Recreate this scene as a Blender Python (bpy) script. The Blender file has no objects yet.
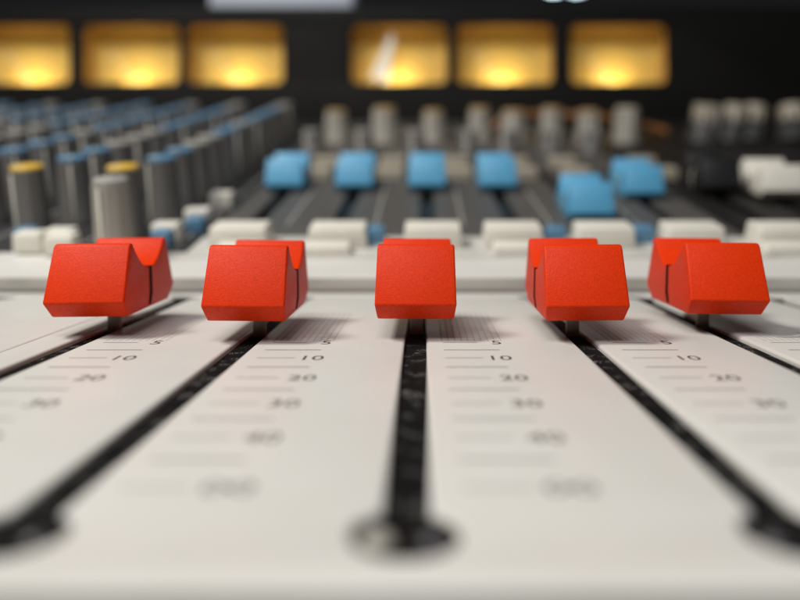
import bpy, bmesh, math, random
from mathutils import Vector, Matrix
random.seed(7)
S = 0.001                      # everything below is written in millimetres
SC = bpy.context.scene
COL = SC.collection
PI = math.pi
R = math.radians

# ------------------------------------------------------------------ materials
def mat(name, base, rough=0.5, metal=0.0, bump=0.0, bscale=2500, var=0.0, vscale=60, spec=0.5,
        coat=0.0, var2=None):
    m = bpy.data.materials.new(name); m.use_nodes = True
    nt = m.node_tree; b = nt.nodes['Principled BSDF']
    b.inputs['Base Color'].default_value = (*base, 1)
    b.inputs['Roughness'].default_value = rough
    b.inputs['Metallic'].default_value = metal
    b.inputs['Specular IOR Level'].default_value = spec
    b.inputs['Coat Weight'].default_value = coat
    tc = nt.nodes.new('ShaderNodeTexCoord')
    if var > 0:
        n = nt.nodes.new('ShaderNodeTexNoise'); n.inputs['Scale'].default_value = vscale
        n.inputs['Detail'].default_value = 6; n.inputs['Roughness'].default_value = 0.6
        nt.links.new(tc.outputs['Object'], n.inputs['Vector'])
        r = nt.nodes.new('ShaderNodeValToRGB')
        r.color_ramp.elements[0].position = 0.3; r.color_ramp.elements[1].position = 0.7
        dk = var2 if var2 else tuple(c*(1-var) for c in base)
        r.color_ramp.elements[0].color = (*dk, 1)
        r.color_ramp.elements[1].color = (*base, 1)
        nt.links.new(n.outputs['Fac'], r.inputs['Fac'])
        nt.links.new(r.outputs['Color'], b.inputs['Base Color'])
        rr = nt.nodes.new('ShaderNodeMapRange')
        rr.inputs['To Min'].default_value = min(1, rough+0.1); rr.inputs['To Max'].default_value = max(0, rough-0.06)
        nt.links.new(n.outputs['Fac'], rr.inputs['Value'])
        nt.links.new(rr.outputs['Result'], b.inputs['Roughness'])
    if bump > 0:
        n = nt.nodes.new('ShaderNodeTexNoise'); n.inputs['Scale'].default_value = bscale
        n.inputs['Detail'].default_value = 3
        nt.links.new(tc.outputs['Object'], n.inputs['Vector'])
        bp = nt.nodes.new('ShaderNodeBump'); bp.inputs['Strength'].default_value = bump
        bp.inputs['Distance'].default_value = 0.00008
        nt.links.new(n.outputs['Fac'], bp.inputs['Height'])
        nt.links.new(bp.outputs['Normal'], b.inputs['Normal'])
    return m

def emit(name, col, strength):
    m = bpy.data.materials.new(name); m.use_nodes = True
    b = m.node_tree.nodes['Principled BSDF']
    b.inputs['Base Color'].default_value = (*col, 1)
    b.inputs['Emission Color'].default_value = (*col, 1)
    b.inputs['Emission Strength'].default_value = strength
    return m

def dust_mat():
    m = mat('black_dusty_felt', (0.004, 0.004, 0.004), 0.85, spec=0.12)
    nt = m.node_tree; b = nt.nodes['Principled BSDF']
    tc = nt.nodes.new('ShaderNodeTexCoord')
    v = nt.nodes.new('ShaderNodeTexVoronoi'); v.inputs['Scale'].default_value = 4600
    n = nt.nodes.new('ShaderNodeTexNoise'); n.inputs['Scale'].default_value = 420; n.inputs['Detail'].default_value = 4
    nt.links.new(tc.outputs['Object'], v.inputs['Vector']); nt.links.new(tc.outputs['Object'], n.inputs['Vector'])
    a = nt.nodes.new('ShaderNodeMath'); a.operation = 'LESS_THAN'; a.inputs[1].default_value = 0.27
    nt.links.new(v.outputs['Distance'], a.inputs[0])
    c = nt.nodes.new('ShaderNodeMapRange'); c.inputs['From Min'].default_value = 0.52; c.inputs['From Max'].default_value = 0.64
    nt.links.new(n.outputs['Fac'], c.inputs['Value'])
    d = nt.nodes.new('ShaderNodeMath'); d.operation = 'MULTIPLY'
    nt.links.new(a.outputs[0], d.inputs[0]); nt.links.new(c.outputs['Result'], d.inputs[1])
    mx = nt.nodes.new('ShaderNodeMix'); mx.data_type = 'RGBA'
    mx.inputs['A'].default_value = (0.004, 0.004, 0.004, 1); mx.inputs['B'].default_value = (0.55, 0.53, 0.48, 1)
    nt.links.new(d.outputs[0], mx.inputs['Factor']); nt.links.new(mx.outputs['Result'], b.inputs['Base Color'])
    return m

def panel_mat():
    m = mat('cream_enamel', (0.665, 0.657, 0.622), 0.36, bump=0.12, bscale=1800, var=0.1, vscale=45,
            var2=(0.62, 0.60, 0.558), spec=0.4)
    # scattered specks of dirt
    nt = m.node_tree; b = nt.nodes['Principled BSDF']
    src = b.inputs['Base Color'].links[0].from_socket
    tc = nt.nodes.new('ShaderNodeTexCoord')
    v = nt.nodes.new('ShaderNodeTexVoronoi'); v.inputs['Scale'].default_value = 420
    nt.links.new(tc.outputs['Object'], v.inputs['Vector'])
    sep = nt.nodes.new('ShaderNodeSeparateColor'); nt.links.new(v.outputs['Color'], sep.inputs['Color'])
    th = nt.nodes.new('ShaderNodeMath'); th.operation = 'MULTIPLY'; th.inputs[1].default_value = 0.055
    nt.links.new(sep.outputs['Red'], th.inputs[0])
    lt = nt.nodes.new('ShaderNodeMath'); lt.operation = 'LESS_THAN'
    nt.links.new(v.outputs['Distance'], lt.inputs[0]); nt.links.new(th.outputs[0], lt.inputs[1])
    g = nt.nodes.new('ShaderNodeMath'); g.operation = 'GREATER_THAN'; g.inputs[1].default_value = 0.72
    nt.links.new(sep.outputs['Green'], g.inputs[0])
    k = nt.nodes.new('ShaderNodeMath'); k.operation = 'MULTIPLY'
    nt.links.new(lt.outputs[0], k.inputs[0]); nt.links.new(g.outputs[0], k.inputs[1])
    mx = nt.nodes.new('ShaderNodeMix'); mx.data_type = 'RGBA'; mx.inputs['B'].default_value = (0.2, 0.16, 0.12, 1)
    nt.links.new(k.outputs[0], mx.inputs['Factor']); nt.links.new(src, mx.inputs['A'])
    nt.links.new(mx.outputs['Result'], b.inputs['Base Color'])
    return m

M = dict(
    panel=panel_mat(),
    dust=dust_mat(),
    ink=mat('black_ink', (0.05, 0.045, 0.04), 0.6),
    fine=mat('grey_ink', (0.44, 0.41, 0.38), 0.6),
    red=mat('red_plastic', (0.80, 0.040, 0.002), 0.45, bump=0.6, bscale=5200, var=0.22, vscale=2600, spec=0.16),
    blue=mat('blue_plastic', (0.10, 0.38, 0.62), 0.45, bump=0.4, var=0.08, vscale=200),
    white=mat('white_plastic', (0.80, 0.77, 0.68), 0.45, bump=0.3, var=0.1, vscale=150),
    beige=mat('beige_plastic', (0.42, 0.37, 0.29), 0.5, bump=0.3, var=0.1, vscale=150),
    black=mat('black_plastic', (0.012, 0.012, 0.013), 0.45, bump=0.3, var=0.2, vscale=150),
    line=mat('black_line', (0.006, 0.0055, 0.0055), 0.75, spec=0.1),
    knob=mat('grey_knob_plastic', (0.115, 0.11, 0.103), 0.5, bump=0.4, var=0.15, vscale=150),
    knobpale=mat('pale_grey_knob_plastic', (0.30, 0.28, 0.24), 0.5, bump=0.4, var=0.15, vscale=150),
    knobdark=mat('dark_knob_plastic', (0.05, 0.05, 0.05), 0.5, bump=0.4, var=0.15, vscale=150),
    capblue=mat('blue_knob_top', (0.10, 0.23, 0.37), 0.45, bump=0.2),
    capyellow=mat('yellow_knob_top', (0.72, 0.45, 0.06), 0.45, bump=0.2),
    capochre=mat('ochre_knob_top', (0.50, 0.30, 0.09), 0.45, bump=0.2),
    cable=mat('orange_brown_cable', (0.22, 0.085, 0.015), 0.5),
    capgrey=mat('grey_knob_top', (0.34, 0.33, 0.31), 0.45, bump=0.2),
    capbeige=mat('beige_knob_top', (0.5, 0.45, 0.36), 0.45, bump=0.2),
    stem=mat('brown_stem_plastic', (0.36, 0.31, 0.25), 0.5, bump=0.3),
    glarewhite=mat('glare_white', (0.9, 0.88, 0.82), 0.5),
    strip=mat('grey_beige_strip', (0.60, 0.585, 0.54), 0.45, bump=0.3, var=0.15, vscale=60),
    rail=mat('grey_rail', (0.34, 0.34, 0.33), 0.5, bump=0.3, var=0.1, vscale=60),
    palepin=mat('pin_glint_grey', (0.42, 0.40, 0.34), 0.4, bump=0.3, bscale=900, var=0.2, vscale=300),
    darkpin=mat('black_zinc', (0.03, 0.03, 0.032), 0.4, bump=0.3, bscale=900),
    steel=mat('steel', (0.5, 0.48, 0.44), 0.38, metal=0.85, bump=0.3, bscale=900, var=0.2, vscale=300),
    blacksteel=mat('blackened_steel', (0.06, 0.06, 0.06), 0.4, metal=0.7, bump=0.3, bscale=900),
    charcoal=mat('charcoal_panel_paint', (0.035, 0.036, 0.036), 0.5, bump=0.3, var=0.25, vscale=40),
    greypanel=mat('grey_panel_paint', (0.10, 0.095, 0.088), 0.5, bump=0.3, var=0.2, vscale=40),
    blackpanel=mat('black_panel_paint', (0.014, 0.013, 0.012), 0.5, bump=0.3, var=0.25, vscale=40),
    bridge=mat('black_bridge_paint', (0.006, 0.0055, 0.005), 0.6, spec=0.2, bump=0.4, var=0.25, vscale=25),
    bezel=mat('meter_bezel', (0.42, 0.25, 0.075), 0.5, bump=0.2),
    dial=mat('amber_dial_card', (0.68, 0.46, 0.11), 0.7, var=0.05, vscale=40),
    needle_or_glare=mat('pale_needle', (0.75, 0.68, 0.5), 0.5),
    bulb=emit('glowing_bulb', (1.0, 0.86, 0.50), 80.0),
    lamp=emit('white_lamp', (0.75, 0.95, 1.0), 6.0),
    paleblue=mat('pale_blue_paint', (0.55, 0.60, 0.70), 0.4, var=0.1, vscale=20),
)

# ------------------------------------------------------------------ mesh helpers
def smooth(bm, ang=40):
    for f in bm.faces: f.smooth = True
    for e in bm.edges:
        if len(e.link_faces) == 2 and e.calc_face_angle(0) > R(ang): e.smooth = False

def link(name, bm, m, parent=None, loc=(0,0,0), rot=(0,0,0), ang=40, sm=True):
    bmesh.ops.recalc_face_normals(bm, faces=bm.faces)
    if sm: smooth(bm, ang)
    me = bpy.data.meshes.new(name)
    bmesh.ops.scale(bm, vec=(S,S,S), verts=bm.verts)
    bm.to_mesh(me); bm.free()
    me.materials.append(m)
    o = bpy.data.objects.new(name, me); COL.objects.link(o)
    o.location = Vector(loc)*S; o.rotation_euler = rot
    if parent: o.parent = parent
    return o

def box(bm, c, s, bev=0.0, seg=2, taper=1.0):
    r = bmesh.ops.create_cube(bm, size=1.0)
    vs = r['verts']
    for v in vs:
        k = taper if v.co.z > 0 else 1.0
        v.co = Vector((c[0]+v.co.x*s[0]*k, c[1]+v.co.y*s[1]*k, c[2]+v.co.z*s[2]))
    if bev > 0:
        es = list({e for v in vs for e in v.link_edges})
        bmesh.ops.bevel(bm, geom=es, offset=bev, segments=seg, profile=0.5, affect='EDGES')
    return bm

def lathe(bm, prof, n=32, rib=0.0, c=(0,0,0), z0rib=None):
    rings = []
    for (r, z, rb) in prof:
        ring = []
        for i in range(n):
            a = 2*PI*i/n
            rr = r - (rib if (rb and (i // 2) % 2) else 0)
            ring.append(bm.verts.new((c[0]+rr*math.cos(a), c[1]+rr*math.sin(a), c[2]+z)))
        rings.append(ring)
    for a, b in zip(rings[:-1], rings[1:]):
        for i in range(n):
            bm.faces.new((a[i], a[(i+1)%n], b[(i+1)%n], b[i]))
    bm.faces.new(rings[0][::-1]); bm.faces.new(rings[-1])
    return bm

def thing(name, label, cat, loc=(0,0,0), rot=(0,0,0), group=None):
    o = bpy.data.objects.new(name, None); COL.objects.link(o)
    o.empty_display_size = 0.005
    o.location = Vector(loc)*S; o.rotation_euler = rot
    return tag(o, label, cat, group)

def tag(o, label, cat, group=None):
    o['label'] = label; o['category'] = cat
    if group: o['group'] = group
    return o

def dup(root, loc, rot=None, label=None, swap=None, scale=None):
    r = root.copy(); COL.objects.link(r); r.location = Vector(loc)*S
    if rot is not None: r.rotation_euler = rot
    if label: r['label'] = label
    if scale: r.scale = scale
    for ch in list(root.children):
        c = ch.copy(); COL.objects.link(c); c.parent = r
        kind = ch.name.split('.')[0]
        if swap and kind in swap:
            c.data = swap[kind]
        for g in ch.children:
            d = g.copy(); COL.objects.link(d); d.parent = c
    return r

def with_material(me, m):
    n = me.copy(); n.materials.clear(); n.materials.append(m); return n

def plate(name, outline, holes, thick, bev, m, parent, loc=(0,0,0), rot=(0,0,0)):
    """flat plate with cut-outs and rounded edges, top face at local z = 0"""
    cu = bpy.data.curves.new(name, 'CURVE'); cu.dimensions = '2D'; cu.fill_mode = 'BOTH'
    cu.extrude = thick/2 - bev; cu.bevel_depth = bev; cu.bevel_resolution = 3; cu.offset = -bev
    for pts in [outline] + holes:
        sp = cu.splines.new('POLY'); sp.points.add(len(pts)-1); sp.use_cyclic_u = True
        for p, q in zip(sp.points, pts): p.co = (q[0], q[1], 0, 1)
    tmp = bpy.data.objects.new('tmp', cu); COL.objects.link(tmp)
    dg = bpy.context.evaluated_depsgraph_get(); dg.update()
    me = bpy.data.meshes.new_from_object(tmp.evaluated_get(dg))
    bpy.data.objects.remove(tmp); bpy.data.curves.remove(cu)
    bm = bmesh.new(); bm.from_mesh(me); bpy.data.meshes.remove(me)
    bmesh.ops.remove_doubles(bm, verts=bm.verts, dist=1e-4)
    bmesh.ops.translate(bm, vec=(0,0,-thick/2), verts=bm.verts)
    return link(name, bm, m, parent, loc, rot, ang=50)

def text_bm(bm, body, x, y, size, sx=1.0):
    cu = bpy.data.curves.new('t', 'FONT'); cu.body = body; cu.size = size; cu.resolution_u = 4
    tmp = bpy.data.objects.new('tmp', cu); COL.objects.link(tmp)
    dg = bpy.context.evaluated_depsgraph_get(); dg.update()
    me = bpy.data.meshes.new_from_object(tmp.evaluated_get(dg))
    bpy.data.objects.remove(tmp); bpy.data.curves.remove(cu)
    b2 = bmesh.new(); b2.from_mesh(me)
    xs = [v.co.x for v in b2.verts]; ys = [v.co.y for v in b2.verts]
    ox = min(xs); oy = (min(ys)+max(ys))/2
    for v in b2.verts: v.co = Vector(((v.co.x-ox)*sx + x, v.co.y-oy + y, 0))
    b2.to_mesh(me); b2.free(); bm.from_mesh(me); bpy.data.meshes.remove(me)

def quad(bm, x0, x1, y0, y1, z=0):
    bm.faces.new([bm.verts.new(p) for p in ((x0,y0,z),(x1,y0,z),(x1,y1,z),(x0,y1,z))])

def stroke(bm, pts, w):
    L = []
    for i, p in enumerate(pts):
        a = Vector(pts[max(0,i-1)]); b = Vector(pts[min(len(pts)-1,i+1)])
        d = (b-a).normalized(); n = Vector((-d.y, d.x))
        L.append((bm.verts.new((p[0]+n.x*w/2, p[1]+n.y*w/2, 0)), bm.verts.new((p[0]-n.x*w/2, p[1]-n.y*w/2, 0))))
    for a, b in zip(L[:-1], L[1:]):
        bm.faces.new((a[0], a[1], b[1], b[0]))

# ------------------------------------------------------------------ layout numbers (camera stands over x=0, y=0)
CAM_H = 21.0
PITCH = 25.0
X0 = -1.1                                   # centre fader slot
SLOTS = [X0-116, X0-90, X0-50, X0-25, X0, X0+25, X0+48.3, X0+76, X0+101]
Y_END, Y_TOP, WS, RH = 46.9, 160.0, 1.6, 3.5
SEAM = -58.6
Y_STEP, Z_STEP, SLOPE = 176.0, 6.5, 0.21
ANG = math.atan(SLOPE)
def up(y, x=0.0, off=0.0):                  # a point on the rising rear panel
    return (x, y - off*math.sin(ANG), Z_STEP + SLOPE*(y-Y_STEP) + off*math.cos(ANG))

# ------------------------------------------------------------------ the mixing console
console = thing('mixing_console', 'cream and grey audio mixing console filling the picture, with black fader slots',
                'mixing console', (0, 170, 0))
console_off = Vector((0, -170, 0))
def cloc(p): return (Vector(p) + console_off)

def keyhole(x):
    a0 = math.asin(WS/RH); pts = []
    rt = 3.4; a1 = math.asin(WS/rt)
    n = 22
    for i in range(n+1):                    # front hole, clockwise from right junction through the front
        a = PI/2 - a0 - (2*PI - 2*a0)*i/n
        pts.append((x+RH*math.cos(a), Y_END+RH*math.sin(a)))
    for i in range(n+1):
        a = -PI/2 - a1 - (2*PI - 2*a1)*i/n
        pts.append((x+rt*math.cos(a), Y_TOP+rt*math.sin(a)))
    return pts

YF = 40.2
for (xa, xb) in ((-190, SEAM-0.1), (SEAM+0.12, 185)):
    hs = [keyhole(x) for x in SLOTS if xa < x < xb]
    plate('fader_panel', [(xa,YF),(xb,YF),(xb,171.2),(xa,171.2)], hs, 2.0, 0.45, M['panel'], console, cloc((0,0,0)))
# black chassis below the plates and the grey front rail
bm = bmesh.new(); box(bm, (-2.5, 110, -14), (374, 136, 20), 0.5)
link('chassis', bm, M['blacksteel'], console, cloc((0,0,0)))
bm = bmesh.new(); box(bm, (-2.5, 22.6, -11.7), (374, 35.2, 22), 0.8, 4)
link('front_rail', bm, M['rail'], console, cloc((0,0,0)))
# dust strips in the slots, screws in the end holes
for x in SLOTS:
    bm = bmesh.new(); box(bm, (x, (Y_END+Y_TOP)/2, -1.25), (2*WS+0.8, Y_TOP-Y_END-6.4, 0.9), 0.1)
    link('dust_strip', bm, M['dust'], console, cloc((0,0,0)))
def pin_bm():
    bm = bmesh.new()                         # domed pin head on a stalk
    lathe(bm, [(1.2,-3.2,0),(1.2,-1.3,0),(1.5,-1.25,0),(1.55,-0.6,0),(1.4,-0.05,0),(1.1,0.35,0),(0.6,0.62,0),(0.1,0.7,0)], 28)
    return bm
for x in SLOTS:
    for y in (Y_END, Y_TOP):
        bm = bmesh.new(); lathe(bm, [(RH+0.5,-1.9,0),(RH+0.5,-0.55,0),(0.5,-0.55,0)], 32)
        link('slot_end_cup', bm, M['line'], console, cloc((x, y, 0)))
        for s_ in (-1, 1) if y == Y_END else ():
            m = M['palepin'] if (x == X0 and y == Y_END and s_ == -1) else M['darkpin']  # pale colour paints a glint on the left pin of the centre slot
            link('pin_head', pin_bm(), m, console, cloc((x + 1.75*s_, y-0.3, -0.45))).scale = (0.8, 0.8, 0.9)
# printed scales: ticks and numerals right of every slot
TICKS = [(109.0,'s','5'),(103.6,'l',None),(98.4,'s','10'),(93.0,'l',None),(87.4,'s','20'),(82.0,'l',None),
         (76.4,'s','30'),(71.0,'l',None),(65.4,'s','40'),(59.8,'l',None),(54.0,'s','INF')]
def scale_bm():
    bm = bmesh.new()
    for (y, k, t) in TICKS:
        w = 0.08 + 0.035*(k == 'l')
        quad(bm, 4.0, 9.1 if k == 's' else 11.8, y-w, y+w)
        if t == 'INF':
            pts = [(11.9+1.75*math.sin(a), y+1.15*math.sin(a)*math.cos(a)*1.6) for a in [2*PI*i/48 for i in range(49)]]
            stroke(bm, pts, 0.34)
        elif t:
            text_bm(bm, t, 10.2 if len(t) > 1 else 11.2, y, 3.7, 0.95)
    return bm
def comb_bm():
    bm = bmesh.new()
    for i in range(10):
        x = 3.9 + i*0.98
        quad(bm, x-0.07, x+0.07, 110.2, 138)
    for i in range(9):
        y = 113.5 + i*2.8
        quad(bm, 3.9, 12.8, y-0.05, y+0.05)
    return bm
sc0 = None
for x in SLOTS:
    if sc0 is None:
        sc0 = link('printed_scale', scale_bm(), M['ink'], console, cloc((x, 0, 0.02)), sm=False)
        cb0 = link('printed_comb', comb_bm(), M['fine'], console, cloc((x, 0, 0.02)), sm=False)
    else:
        for src in (sc0, cb0):
            c = src.copy(); COL.objects.link(c); c.parent = console; c.location = cloc((x, 0, 0.02))*S
bm = bmesh.new()
stroke(bm, [(0,0),(1.5,-0.6),(3.2,-0.3),(4.6,0.8),(5.3,2.4),(5.0,3.6)], 0.22)
link('pencil_mark', bm, M['ink'], console, cloc((X0+48.3+7.0, 113.5, 0.03)), sm=False)

# step and rising rear panels
bm = bmesh.new()
YS = 165.0
prof = [(YS+3,-2),(YS+3,-0.4),(YS+0.3,3.0),(YS,3.6),(YS+0.2,4.0),(YS+0.8,4.3),(Y_STEP-1.5,Z_STEP-0.9),(Y_STEP-0.3,Z_STEP-0.3),(Y_STEP+0.8,Z_STEP),(Y_STEP+28,Z_STEP+5.7),(Y_STEP+28,-2)]
va = [bm.verts.new((-190, y, z)) for y, z in prof]; vb = [bm.verts.new((185, y, z)) for y, z in prof]
n = len(prof)
for i in range(n): bm.faces.new((va[i], va[(i+1)%n], vb[(i+1)%n], vb[i]))
bm.faces.new(va); bm.faces.new(vb[::-1])
link('step_moulding', bm, M['panel'], console, cloc((0,0,0)), ang=35)

def ploc(y, x=0, off=0): return cloc(up(y, x, off))
Y2 = Y_STEP + 7.6
LEN = (488 - Y2)/math.cos(ANG)
def slot_rect(x, ya, yb, w=2.3):
    a = (ya-Y2)/math.cos(ANG); b = (yb-Y2)/math.cos(ANG)
    return [(x-w,a),(x-w,b),(x+w,b),(x+w,a)]
BLUE_X = [X0-46.9, X0-22.7, X0+2.5, X0+27.1, X0+49.5, X0+73.5]
groups = [(-340, SEAM-0.2, 'charcoal', []),
          (SEAM+0.2, X0+87, 'greypanel', [slot_rect(x, 210, 300) for x in BLUE_X]),
          (X0+87.4, 300, 'blackpanel', [slot_rect(X0+100, 206, 300), slot_rect(X0+118, 210, 300)])]
for xa, xb, mm, hs in groups:
    f0 = 0 if mm == 'charcoal' else 15.0
    plate('rear_panel', [(xa,f0),(xb,f0),(xb,LEN),(xa,LEN)], hs, 1.6, 0.3, M[mm], console, ploc(Y2, 0, 0.3), (ANG,0,0))
bm = bmesh.new(); box(bm, (-20, LEN/2, -8), (636, LEN-1, 12), 0.4)
link('chassis', bm, M['blacksteel'], console, ploc(Y2, 0, 0), (ANG,0,0))
plate('button_strip', [(SEAM+0.2,0),(X0+87,0),(X0+87,19.6),(SEAM+0.2,19.6)], [], 1.2, 0.25, M['strip'], console, ploc(Y2-5, 0, 0.25), (ANG,0,0))
plate('button_strip', [(X0+87.4,0),(200,0),(200,19.6),(X0+87.4,19.6)], [], 1.2, 0.25, M['strip'], console, ploc(Y2-5, 0, 0.25), (ANG,0,0))
# thin pale dividing lines printed between the channels of the rear panel
bm = bmesh.new()
for x in [X0-37.5+25*i for i in range(5)]:
    quad(bm, x-0.35, x+0.35, 27, LEN-6)
for i in range(9):
    x = -62.5-25*i; quad(bm, x-0.3, x+0.3, 2, LEN-6)
link('dividing_lines', bm, M['capgrey'], console, ploc(Y2, 0, 0.33), (ANG,0,0), sm=False)

# ------------------------------------------------------------------ fader caps
def cap_bm(H=11.1, HW=6.08, HWT=5.82, L=12.1):
    half = [(-L+2.35, 0.0), (-L, 2.4), (-L+3.3, H-0.5), (-L+3.75, H)]
    arc = []
    for i in range(11):
        t = i/10
        yy = -(L-4.6)*(1-t) - 0.4*t
        arc.append((yy, H - 4.3*math.sin(t*PI/2)**0.85 if t > 0 else H))
    prof = half + arc
    prof += [(-y, z) for (y, z) in reversed(prof)]
    bm = bmesh.new()
    def hw(z): return HW - (HW-HWT)*max(0, (z-2.3))/(H-2.3) - (0.35*(2.3-z)/2.3 if z < 2.3 else 0)
    va = [bm.verts.new((-hw(z), y, z)) for y, z in prof]
    vb = [bm.verts.new((hw(z), y, z)) for y, z in prof]
    n = len(prof)
    for i in range(n): bm.faces.new((va[i], va[(i+1)%n], vb[(i+1)%n], vb[i]))
    fa = bm.faces.new(va); fb = bm.faces.new(vb[::-1])
    bmesh.ops.recalc_face_normals(bm, faces=bm.faces)
    es = [e for e in bm.edges if e.calc_face_angle(0) > R(22)]
    bmesh.ops.bevel(bm, geom=es, offset=0.32, segments=3, profile=0.5, affect='EDGES', clamp_overlap=True)
    return bm
def line_bm(H=11.1, HW=6.08, HWT=5.82, t=0.55):
    bm = bmesh.new(); zs = [0.5, 2.3, H-4.3+0.07]
    def hw(z): return HW - (HW-HWT)*max(0, (z-2.3))/(H-2.3) - (0.35*(2.3-z)/2.3 if z < 2.3 else 0) + 0.05
    path = [(-hw(z), z) for z in zs] + [(hw(z), z) for z in reversed(zs)]
    A = [bm.verts.new((x, -t, z)) for x, z in path]; B = [bm.verts.new((x, t, z)) for x, z in path]
    inner = [(x*0.93, z-0.25 if z > 3 else z) for x, z in path]
    A2 = [bm.verts.new((x, -t, z)) for x, z in inner]; B2 = [bm.verts.new((x, t, z)) for x, z in inner]
    for i in range(len(path)-1):
        bm.faces.new((A[i], A[i+1], B[i+1], B[i]))
        bm.faces.new((A[i], A2[i], A2[i+1], A[i+1])); bm.faces.new((B[i], B[i+1], B2[i+1], B2[i]))
        bm.faces.new((A2[i], B2[i], B2[i+1], A2[i+1]))
    return bm
def stem_bm():
    bm = bmesh.new(); box(bm, (0, 0, -1.4), (2.0, 1.1, 6.4), 0.12); return bm

LIFT = 3.2
RED = 'red fader caps in a row across the cream panel'
red = thing('fader_cap', 'x', 'fader cap', (X0, 122, LIFT), group=RED)
link('cap_body', cap_bm(), M['red'], red, ang=50)
link('indicator_line', line_bm(), M['line'], red)
link('stem', stem_bm(), M['stem'], red)
bm = bmesh.new(); box(bm, (0,0,0.35), (10.0, 17.6, 0.9), 0.1); link('underside_shade_plate', bm, M['black'], red)  # black plate added for the shade inside the hollow cap, cuts red bounce
reds = [(-2, 122.6, 1.5, 'red fader cap farthest left, standing in front of the tall plain grey knob'),
        (-1, 118.5, 0.5, 'second red fader cap from the left, showing its shaded right flank'),
        (0, 120.5, 0.0, 'middle red fader cap, seen square from the front above the dusty centre slot'),
        (1, 118.5, -0.5, 'second red fader cap from the right, straight in front of the lowest blue cap'),
        (2, 125.0, -1.0, 'red fader cap farthest right, beside the pencil mark on the panel')]
for i, (k, y, rz, lab) in enumerate(reds):
    x = SLOTS[4+k]
    if i == 0:
        red.location = Vector((x, y, LIFT))*S; red.rotation_euler = (R(0.3),R(-0.5),R(rz)); red['label'] = lab
    else:
        dup(red, (x, y, LIFT + (0.1,-0.1,0,0.12,-0.08)[i]), (R((0.3,-0.4,0.2,0.5,-0.3)[i]), R((0,0.5,0.25,-0.4,0.6)[i]), R(rz)), lab)

BLU = 'blue fader caps on the rear panel'
blue = thing('fader_cap', 'x', 'fader cap', (0,0,0), group=BLU)
link('cap_body', cap_bm(10.2, 6.3, 5.9, 11.0), M['blue'], blue, ang=50)
link('indicator_line', line_bm(10.2, 6.3, 5.9, 0.3), M['white'], blue)
link('stem', stem_bm(), M['stem'], blue)
blues = [(-2, 266.5, 'blue fader cap farthest left in the blurred row behind the red ones'),
         (-1, 266.5, 'second blue fader cap from the left, left of and beyond the middle red cap'),
         (0, 266.5, 'third blue fader cap from the left, straight behind the middle red cap'),
         (1, 266.5, 'fourth blue fader cap from the left, last of the level row'),
         (2, 223, 'blue fader cap pulled lower and nearer than the other blue caps'),
         (3, 253, 'blue fader cap farthest right, next to the black cap')]
for i, (k, y, lab) in enumerate(blues):
    p = up(y, BLUE_X[k+2], 0.5)
    if i == 0:
        blue.location = Vector(p)*S; blue.rotation_euler = (ANG,0,0); blue['label'] = lab; blue.scale = (1.04,1.04,1.08)
    else:
        dup(blue, p, (ANG,0,0), lab)
cb = blue.children[0].data
sw = {'cap_body': with_material(cb, M['black'])}
o = dup(blue, up(256, X0+100, 2.0), (ANG,0,0), 'black fader cap between the blue caps and the white cap', swap=sw); del o['group']
o = dup(blue, up(249, X0+117.5, 2.0), (ANG,0,0), 'white fader cap standing alone at the right edge', swap={'cap_body': with_material(cb, M['white'])}, scale=(1.15,1,1)); del o['group']

# ------------------------------------------------------------------ push buttons
def button_mesh(w, l, h, m):
    bm = bmesh.new(); box(bm, (0,0,h/2), (w,l,h), 0.5, 3, 0.93)
    # shallow finger dish
    o = link('push_button', bm, m); me = o.data; bpy.data.objects.remove(o); return me
def button(me, x, y, label, group):
    o = bpy.data.objects.new('push_button', me); COL.objects.link(o)
    o.location = Vector(up(y, x, 0.2))*S; o.rotation_euler = (ANG,0,0)
    return tag(o, label, 'button', group)
wide = button_mesh(15, 9, 5.4, M['white']); low = button_mesh(12, 5.5, 2.6, M['white'])
sb = button_mesh(5, 5, 4.2, M['capblue']); sw_ = button_mesh(7.2, 5.5, 5.0, M['white'])
beigeb = button_mesh(11, 8, 4.5, M['beige'])
G1 = 'wide white buttons behind the red fader caps'
names = ['above the left half of the second red cap', 'between the second and middle red caps',
         'straight behind the middle red cap', 'just right of the middle red cap',
         'behind the second red cap from the right', 'between the two right red caps', 'at the right edge behind the last red cap']
for x, t in zip((-46.5, -21.5, 2.5, 22.8, 46, 68.5, 91.5), names):
    button(wide, x, 190, 'wide white push button ' + t, G1)
G2 = 'low white buttons along the front of the rear panel'
for x, t in ((-23.5, 'right of the second red cap'), (23.0, 'right of the middle red cap'), (-44.5, 'directly behind the second red cap'), (89, 'right of the last red cap')):
    button(low, x, 182, 'low narrow white push button ' + t, G2)
G3 = 'small blue buttons'
for x, y, t in ((-12.3, 192, 'peeping out left of the middle red cap'), (26+8.2, 192, 'right of the middle red cap, between white buttons'),
                (57.3, 193, 'between the white buttons behind the right red caps'),
                (-62, 203, 'beside a taller white button, right of the tall grey knob'), (-66, 188, 'low behind the left red cap'),
                (-102, 191, 'at the left edge, half hidden by a white button')):
    button(sb, x, y, 'small blue push button ' + t, G3)
G4 = 'small tall white buttons left of the blue faders'
for x, y, t in ((-63.5, 210, 'just behind a small blue button'), (-66.5, 193, 'nearest, behind the left red cap'), (-63, 233, 'farthest back beside the blue caps'),
                (-91, 187, 'left of the tall grey knob'), (-88, 181.5, 'lowest, left of the left red cap'), (-97, 184, 'at the left edge below the yellow-topped knob')):
    button(sw_, x, y, 'small upright white push button ' + t, G4)
G5 = 'beige buttons behind the blue fader caps'
on = ['left of the first gap', 'in the second gap', 'in the third gap', 'right of the fourth blue cap', 'above the lowest blue cap', 'right of the last blue cap']
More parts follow.
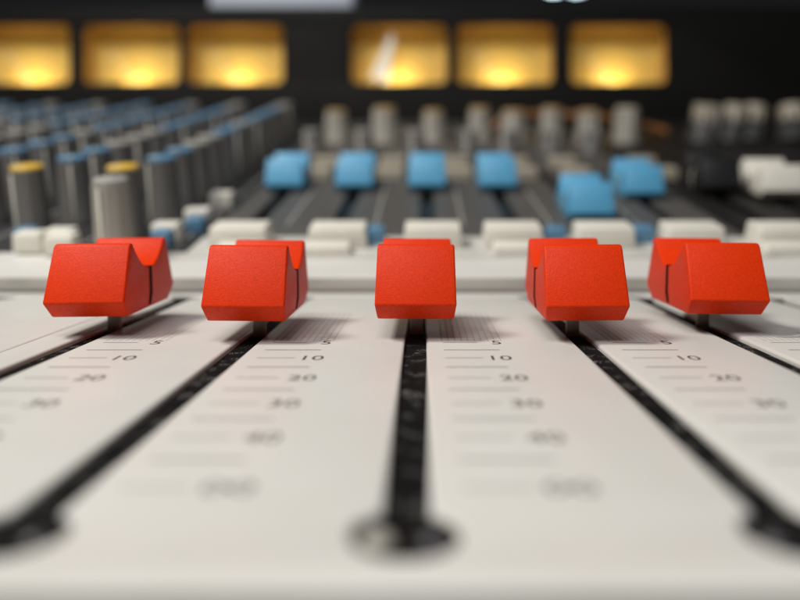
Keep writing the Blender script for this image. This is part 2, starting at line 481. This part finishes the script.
for row, (y, rn) in enumerate(((283, 'nearer'), (309, 'farther'))):
    for x, t in zip((-40, -12.5, 13.5, 38, 58, 91), on):
        button(beigeb, x, y, 'beige push button of the %s row, %s' % (rn, t), G5)

# ------------------------------------------------------------------ rotary knobs
KH = 20.0
def knob_body():
    bm = bmesh.new()
    lathe(bm, [(5.9,0,0),(5.9,1.6,0),(5.3,2.4,1),(4.9,KH-1.6,1),(4.5,KH-0.9,0)], 40, 0.22); return bm
def knob_top():
    bm = bmesh.new()
    lathe(bm, [(4.55,KH-1.2,0),(4.55,KH-0.3,0),(4.2,KH,0),(0.4,KH+0.15,0)], 32); return bm
def pointer():
    bm = bmesh.new(); box(bm, (0,-4.98,KH/2), (0.8,0.5,KH-4), 0.1); box(bm, (0,-2.6,KH+0.1), (0.8,3.6,0.24), 0.05)
    return bm
GK = 'rotary knobs in columns on the left of the console'
knob = thing('rotary_knob', 'x', 'knob', (0,0,0), group=GK)
link('knob_body', knob_body(), M['knob'], knob, ang=50)
kt = link('knob_top', knob_top(), M['capblue'], knob)
link('pointer_line', pointer(), M['white'], knob)
TOP = {'blue': kt.data, 'yellow': with_material(kt.data, M['capyellow']), 'grey': with_material(kt.data, M['capgrey']),
       'ochre': with_material(kt.data, M['capochre']), 'beige': with_material(kt.data, M['capbeige'])}
kbm = knob.children[0].data
PALE = with_material(kbm, M['knobpale']); DARK = with_material(kbm, M['knobdark'])
ORD = ['first','second','third','fourth','fifth','sixth','seventh','eighth','ninth','tenth','eleventh','twelfth','thirteenth','fourteenth','fifteenth','sixteenth','seventeenth']
first = True
pat = ['grey','yellow','blue','blue','blue','blue','grey','blue','blue','blue','blue','blue','blue','blue','grey','blue','blue']
for c in range(8):
    xx = -73.6 - 25.0*c
    for r in range(15):
        y = 178.0 if r == 0 else 196.5 + 15.6*(r-1)
        px = 423 + xx*740/y
        if px < -16 or (r == 0 and c > 0): continue
        col = pat[r]
        if r > 1 and random.random() < 0.26: col = 'grey' if col == 'blue' else 'blue'
        if r == 0 and c == 0: lab = 'tall plain grey knob standing nearest, behind the left red cap'
        elif col == 'yellow': lab = 'grey knob with yellow top, %s' % ('just behind the tall plain grey knob' if c == 0 else 'at the left edge of the picture')
        else: lab = '%s-topped grey knob, %s from the front in the %s column left of the blue faders' % (col, ORD[r if c == 0 else r-1], ORD[c])
        swp = {'knob_top': TOP[col]}
        if r == 0 and c == 0: swp['knob_body'] = PALE
        rot = Matrix.Rotation(ANG, 4, 'X') @ Matrix.Rotation(R(random.uniform(-50,50)), 4, 'Z')
        dup(knob, up(y, xx - (4.5 if col == 'yellow' else 0), 0.3), rot.to_euler(), lab, swap=swp, scale=(0.87,0.87,0.97))
bpy.context.view_layer.update()
GC = 'pale knobs in the row behind the blue fader caps'
row = [(-45,'farthest left'),(-20,'second from the left'),(5.5,'third from the left'),(29.5,'fourth from the left'),
       (47,'fifth from the left'),(67,'fourth from the right end'),(86,'third from the right end'),(106,'second from the right end')]
for i, (x, t) in enumerate(row):
    rot = Matrix.Rotation(ANG, 4, 'X') @ Matrix.Rotation(R(random.uniform(-50,50)), 4, 'Z')
    o = dup(knob, up(388, x, 0.3), rot.to_euler(), 'pale grey knob with %s top, %s of its row' % ('ochre' if i < 7 else 'beige', t),
            swap={'knob_top': TOP['ochre' if i < 7 else 'beige'], 'knob_body': PALE}, scale=(1.12+0.14*(i%3==1),1.12+0.14*(i%3==1),0.84+0.07*(i%2))); o['group'] = GC
GD = 'dark knobs between the beige buttons and the pale knobs'
for i, x in enumerate((-52, -28, -4, 21, 40, 60, 79)):
    rot = Matrix.Rotation(ANG, 4, 'X') @ Matrix.Rotation(R(random.uniform(-50,50)), 4, 'Z')
    o = dup(knob, up(348, x, 0.3), rot.to_euler(), 'short grey knob, %s from the left in the row before the pale knobs' % ORD[i],
            swap={'knob_top': TOP['grey']}, scale=(0.9,0.9,0.55)); o['group'] = GD
bm = bmesh.new(); lathe(bm, [(5.0,KH-9,0),(5.0,KH-0.4,0),(4.6,KH,0),(0.4,KH+0.1,0)], 32)
o = link('knob_top', bm, M['beige']); THICK = o.data; bpy.data.objects.remove(o)
GE = 'pale-topped dark knobs at the far right'
for i, (x, k, t) in enumerate(((146, 1.3, 'left of three'), (160.5, 1.15, 'middle of three'), (171.5, 1.1, 'right of three'), (194, 1.3, 'alone at the right edge'))):
    o = dup(knob, up(388, x, 0.3), (ANG,0,R(35+40*i)), 'dark knob with thick pale top, right of the last meter, ' + t,
            swap={'knob_top': THICK, 'knob_body': DARK}, scale=(k*1.1,k*1.1,0.98)); o['group'] = GE
# patch cable lying behind the pale knobs
bm = bmesh.new()
ctr = []
for i in range(41):
    t = i/40; x = 34 + 96*t; y = 402 + 4*math.sin(t*7) - 10*max(0, t-0.8)/0.2
    z = 13.0 - 8*max(0, t-0.62)/0.38 if t > 0.12 else 13.0 - 11*(0.12-t)/0.12
    ctr.append(Vector(up(y, x, z)))
rings = []
for i, p in enumerate(ctr):
    d = (ctr[min(40,i+1)] - ctr[max(0,i-1)]).normalized(); a = d.cross(Vector((0,0,1))).normalized(); b = d.cross(a)
    rings.append([bm.verts.new(p + 2.2*(math.cos(q)*a + math.sin(q)*b)) for q in [2*PI*k/12 for k in range(12)]])
for a, b in zip(rings[:-1], rings[1:]):
    for k in range(12): bm.faces.new((a[k], a[(k+1)%12], b[(k+1)%12], b[k]))
bm.faces.new(rings[0][::-1]); bm.faces.new(rings[-1])
tag(link('patch_cable', bm, M['cable']), 'orange-brown cable looping behind the pale knobs under the right meters', 'cable')
# remove the prototype
for ch in list(knob.children): bpy.data.objects.remove(ch)
bpy.data.objects.remove(knob)

# ------------------------------------------------------------------ meter bridge
YB, ZB0, ZB1 = 490.0, 70.0, 149.0
bridge = thing('meter_bridge', 'black meter bridge with six glowing amber level meters behind the knobs', 'meter bridge', (0, YB, ZB0))
def bl(p): return Vector(p) - Vector((0, YB, ZB0))
MX = [-266, -193.5, -124.5, -16.0, 54.5, 129.7]
MW, MHt, MZ = 63.0, 38.5, 117.8
def rrect(cx, cz, w, h, r, n=6):
    pts = []
    for (sx, sz, a0) in ((1,1,0),(-1,1,90),(-1,-1,180),(1,-1,270)):
        for i in range(n+1):
            a = R(a0 + 90*i/n)
            pts.append((cx+sx*(w/2-r)+r*math.cos(a), cz+sz*(h/2-r)+r*math.sin(a)))
    return pts
# front sheet stands upright: plate lies in local x,y and is turned up by 90 degrees
plate('front_sheet', [(-340,ZB0),(300,ZB0),(300,ZB1),(-340,ZB1)], [rrect(x, MZ, MW, MHt, 4) for x in MX], 3.0, 0.6,
      M['bridge'], bridge, bl((0, YB, 0)), (PI/2,0,0))
bm = bmesh.new()
box(bm, (-20, YB+48, ZB1-1.3), (640, 90, 2.4), 0.4); box(bm, (-20, YB+92, 107), (640, 3, 74), 0.4)
link('cabinet', bm, M['bridge'], bridge, bl((0,0,0)))
def tray_bm():                               # open-fronted meter case behind its window
    bm = bmesh.new(); w, h, d = MW+3, MHt+3, 16
    for (c, s) in (((0,d/2,h/2),(w+2,d,1)),((0,d/2,-h/2-6),(w+2,d,1)),((-w/2-0.5,d/2,-3),(1,d,h+4.8)),((w/2+0.5,d/2,-3),(1,d,h+4.8))):
        box(bm, c, s)
    return bm
def dial_bm():
    bm = bmesh.new(); box(bm, (0, 0, -3), (MW+2.6, 0.8, MHt+8.4)); return bm
def bulb_bm():
    bm = bmesh.new(); c = bmesh.ops.create_uvsphere(bm, u_segments=20, v_segments=12, radius=1.0)['verts']
    for v in c: v.co = Vector((v.co.x*6, v.co.y*1.8, v.co.z*1.8))
    return bm
def arc_bm():
    bm = bmesh.new()
    pts = [(34*math.sin(a), 34*math.cos(a)) for a in [R(-42+84*i/30) for i in range(31)]]
    stroke(bm, pts, 0.5)
    for k in range(9):
        a = R(-42+84*k/8); stroke(bm, [(34*math.sin(a),34*math.cos(a)),(36.5*math.sin(a),36.5*math.cos(a))], 0.5)
    return bm
def needle_or_glare_bm(w, t=0.25):
    bm = bmesh.new()
    v = [(-w,0,0),(w,0,0),(t,0,34),(-t,0,34)]
    a = [bm.verts.new((p[0],-0.2,p[2])) for p in v]; b = [bm.verts.new((p[0],0.2,p[2])) for p in v]
    bm.faces.new(a); bm.faces.new(b[::-1])
    for i in range(4): bm.faces.new((a[i],a[(i+1)%4],b[(i+1)%4],b[i]))
    return bm
for i, x in enumerate(MX):
    base = (x, YB, MZ)
    case = link('level_meter', tray_bm(), M['bezel'], bridge, bl(base) + Vector((0,3.1,0)))
    link('dial', dial_bm(), M['dial'], case, (0, 15, 0))
    link('dial_arc', arc_bm(), M['ink'], case, (0, 14.5, -22), (PI/2,0,0), sm=False)
    link('bulb', bulb_bm(), M['bulb'], case, (0, 3.6, -MHt/2-2.3))
    tilt = R(-38) if i != 3 else R(8)
    if i == 3: link('needle_or_glare', needle_or_glare_bm(6.5, 1.2), M['glarewhite'], case, (-14, 6, -16), (0, R(17), 0))  # white wedge shaped as the glare on this meter's glass
    else: link('needle_or_glare', needle_or_glare_bm(0.5), M['needle_or_glare'], case, (0, 13, -20), (0, tilt, 0))

# things above the bridge
bm = bmesh.new(); box(bm, (0,0,13), (98,40,26), 3.0, 4)
o = link('storage_box', bm, M['paleblue'], None, (-96, 520, ZB1)); tag(o, 'pale bluish box on top of the meter bridge, cut off by the top edge', 'box')
for i, (x, lab) in enumerate(((265, 'small white lamp at the top edge, left of two'), (312, 'small white lamp at the top edge, right of two'))):
    t = thing('hanging_lamp', lab, 'lamp', (x, 1500, 443), group='white lamps glowing beyond the meter bridge')
    bm = bmesh.new(); lathe(bm, [(3,-2,0),(14,0,0),(19,10,0),(20,20,0),(16,34,0),(8,44,0),(7,50,0)], 24); link('bulb', bm, M['lamp'], t)
    bm = bmesh.new(); lathe(bm, [(9,50,0),(9,70,0),(2.5,74,0),(2.5,600,0)], 16); link('cord', bm, M['black'], t)

# ------------------------------------------------------------------ light
def area(name, loc, target, sx, sy, power, col):
    l = bpy.data.lights.new(name, 'AREA'); l.shape = 'RECTANGLE'; l.size = sx*S; l.size_y = sy*S
    l.energy = power; l.color = col
    o = bpy.data.objects.new(name, l); COL.objects.link(o); o.location = Vector(loc)*S
    o.rotation_euler = (Vector(target)-Vector(loc)).to_track_quat('-Z','Y').to_euler()
    return o
area('key_lamp', (-310, 20, 480), (0, 120, 0), 130, 130, 2.85, (1.0, 0.96, 0.89))
area('fill_lamp', (-90, -210, 520), (0, 140, 0), 260, 200, 1.85, (0.97, 0.98, 1.0))

w = bpy.data.worlds.new('World'); SC.world = w; w.use_nodes = True
w.node_tree.nodes['Background'].inputs[0].default_value = (0.9, 0.95, 1.0, 1)
w.node_tree.nodes['Background'].inputs[1].default_value = 0.01

# ------------------------------------------------------------------ camera
F = 740.0
cam = bpy.data.cameras.new('camera'); co = bpy.data.objects.new('camera', cam); COL.objects.link(co)
cam.sensor_width = 36; cam.lens = F/800*36
cam.clip_start = 0.002; cam.clip_end = 20
co.location = (0, 0, CAM_H*S)
co.rotation_euler = (PI/2, 0, 0)
cam.shift_x = -23/800; cam.shift_y = -100/800
cam.dof.use_dof = True; cam.dof.focus_distance = 0.108
cam.dof.aperture_fstop = cam.lens/3.15; cam.dof.aperture_blades = 0
SC.camera = co
SC.view_settings.view_transform = 'Standard'; SC.view_settings.look = 'None'
SC.view_settings.exposure = 0; SC.view_settings.gamma = 1
SC.cycles.use_denoising = True
SC.cycles.max_bounces = 8
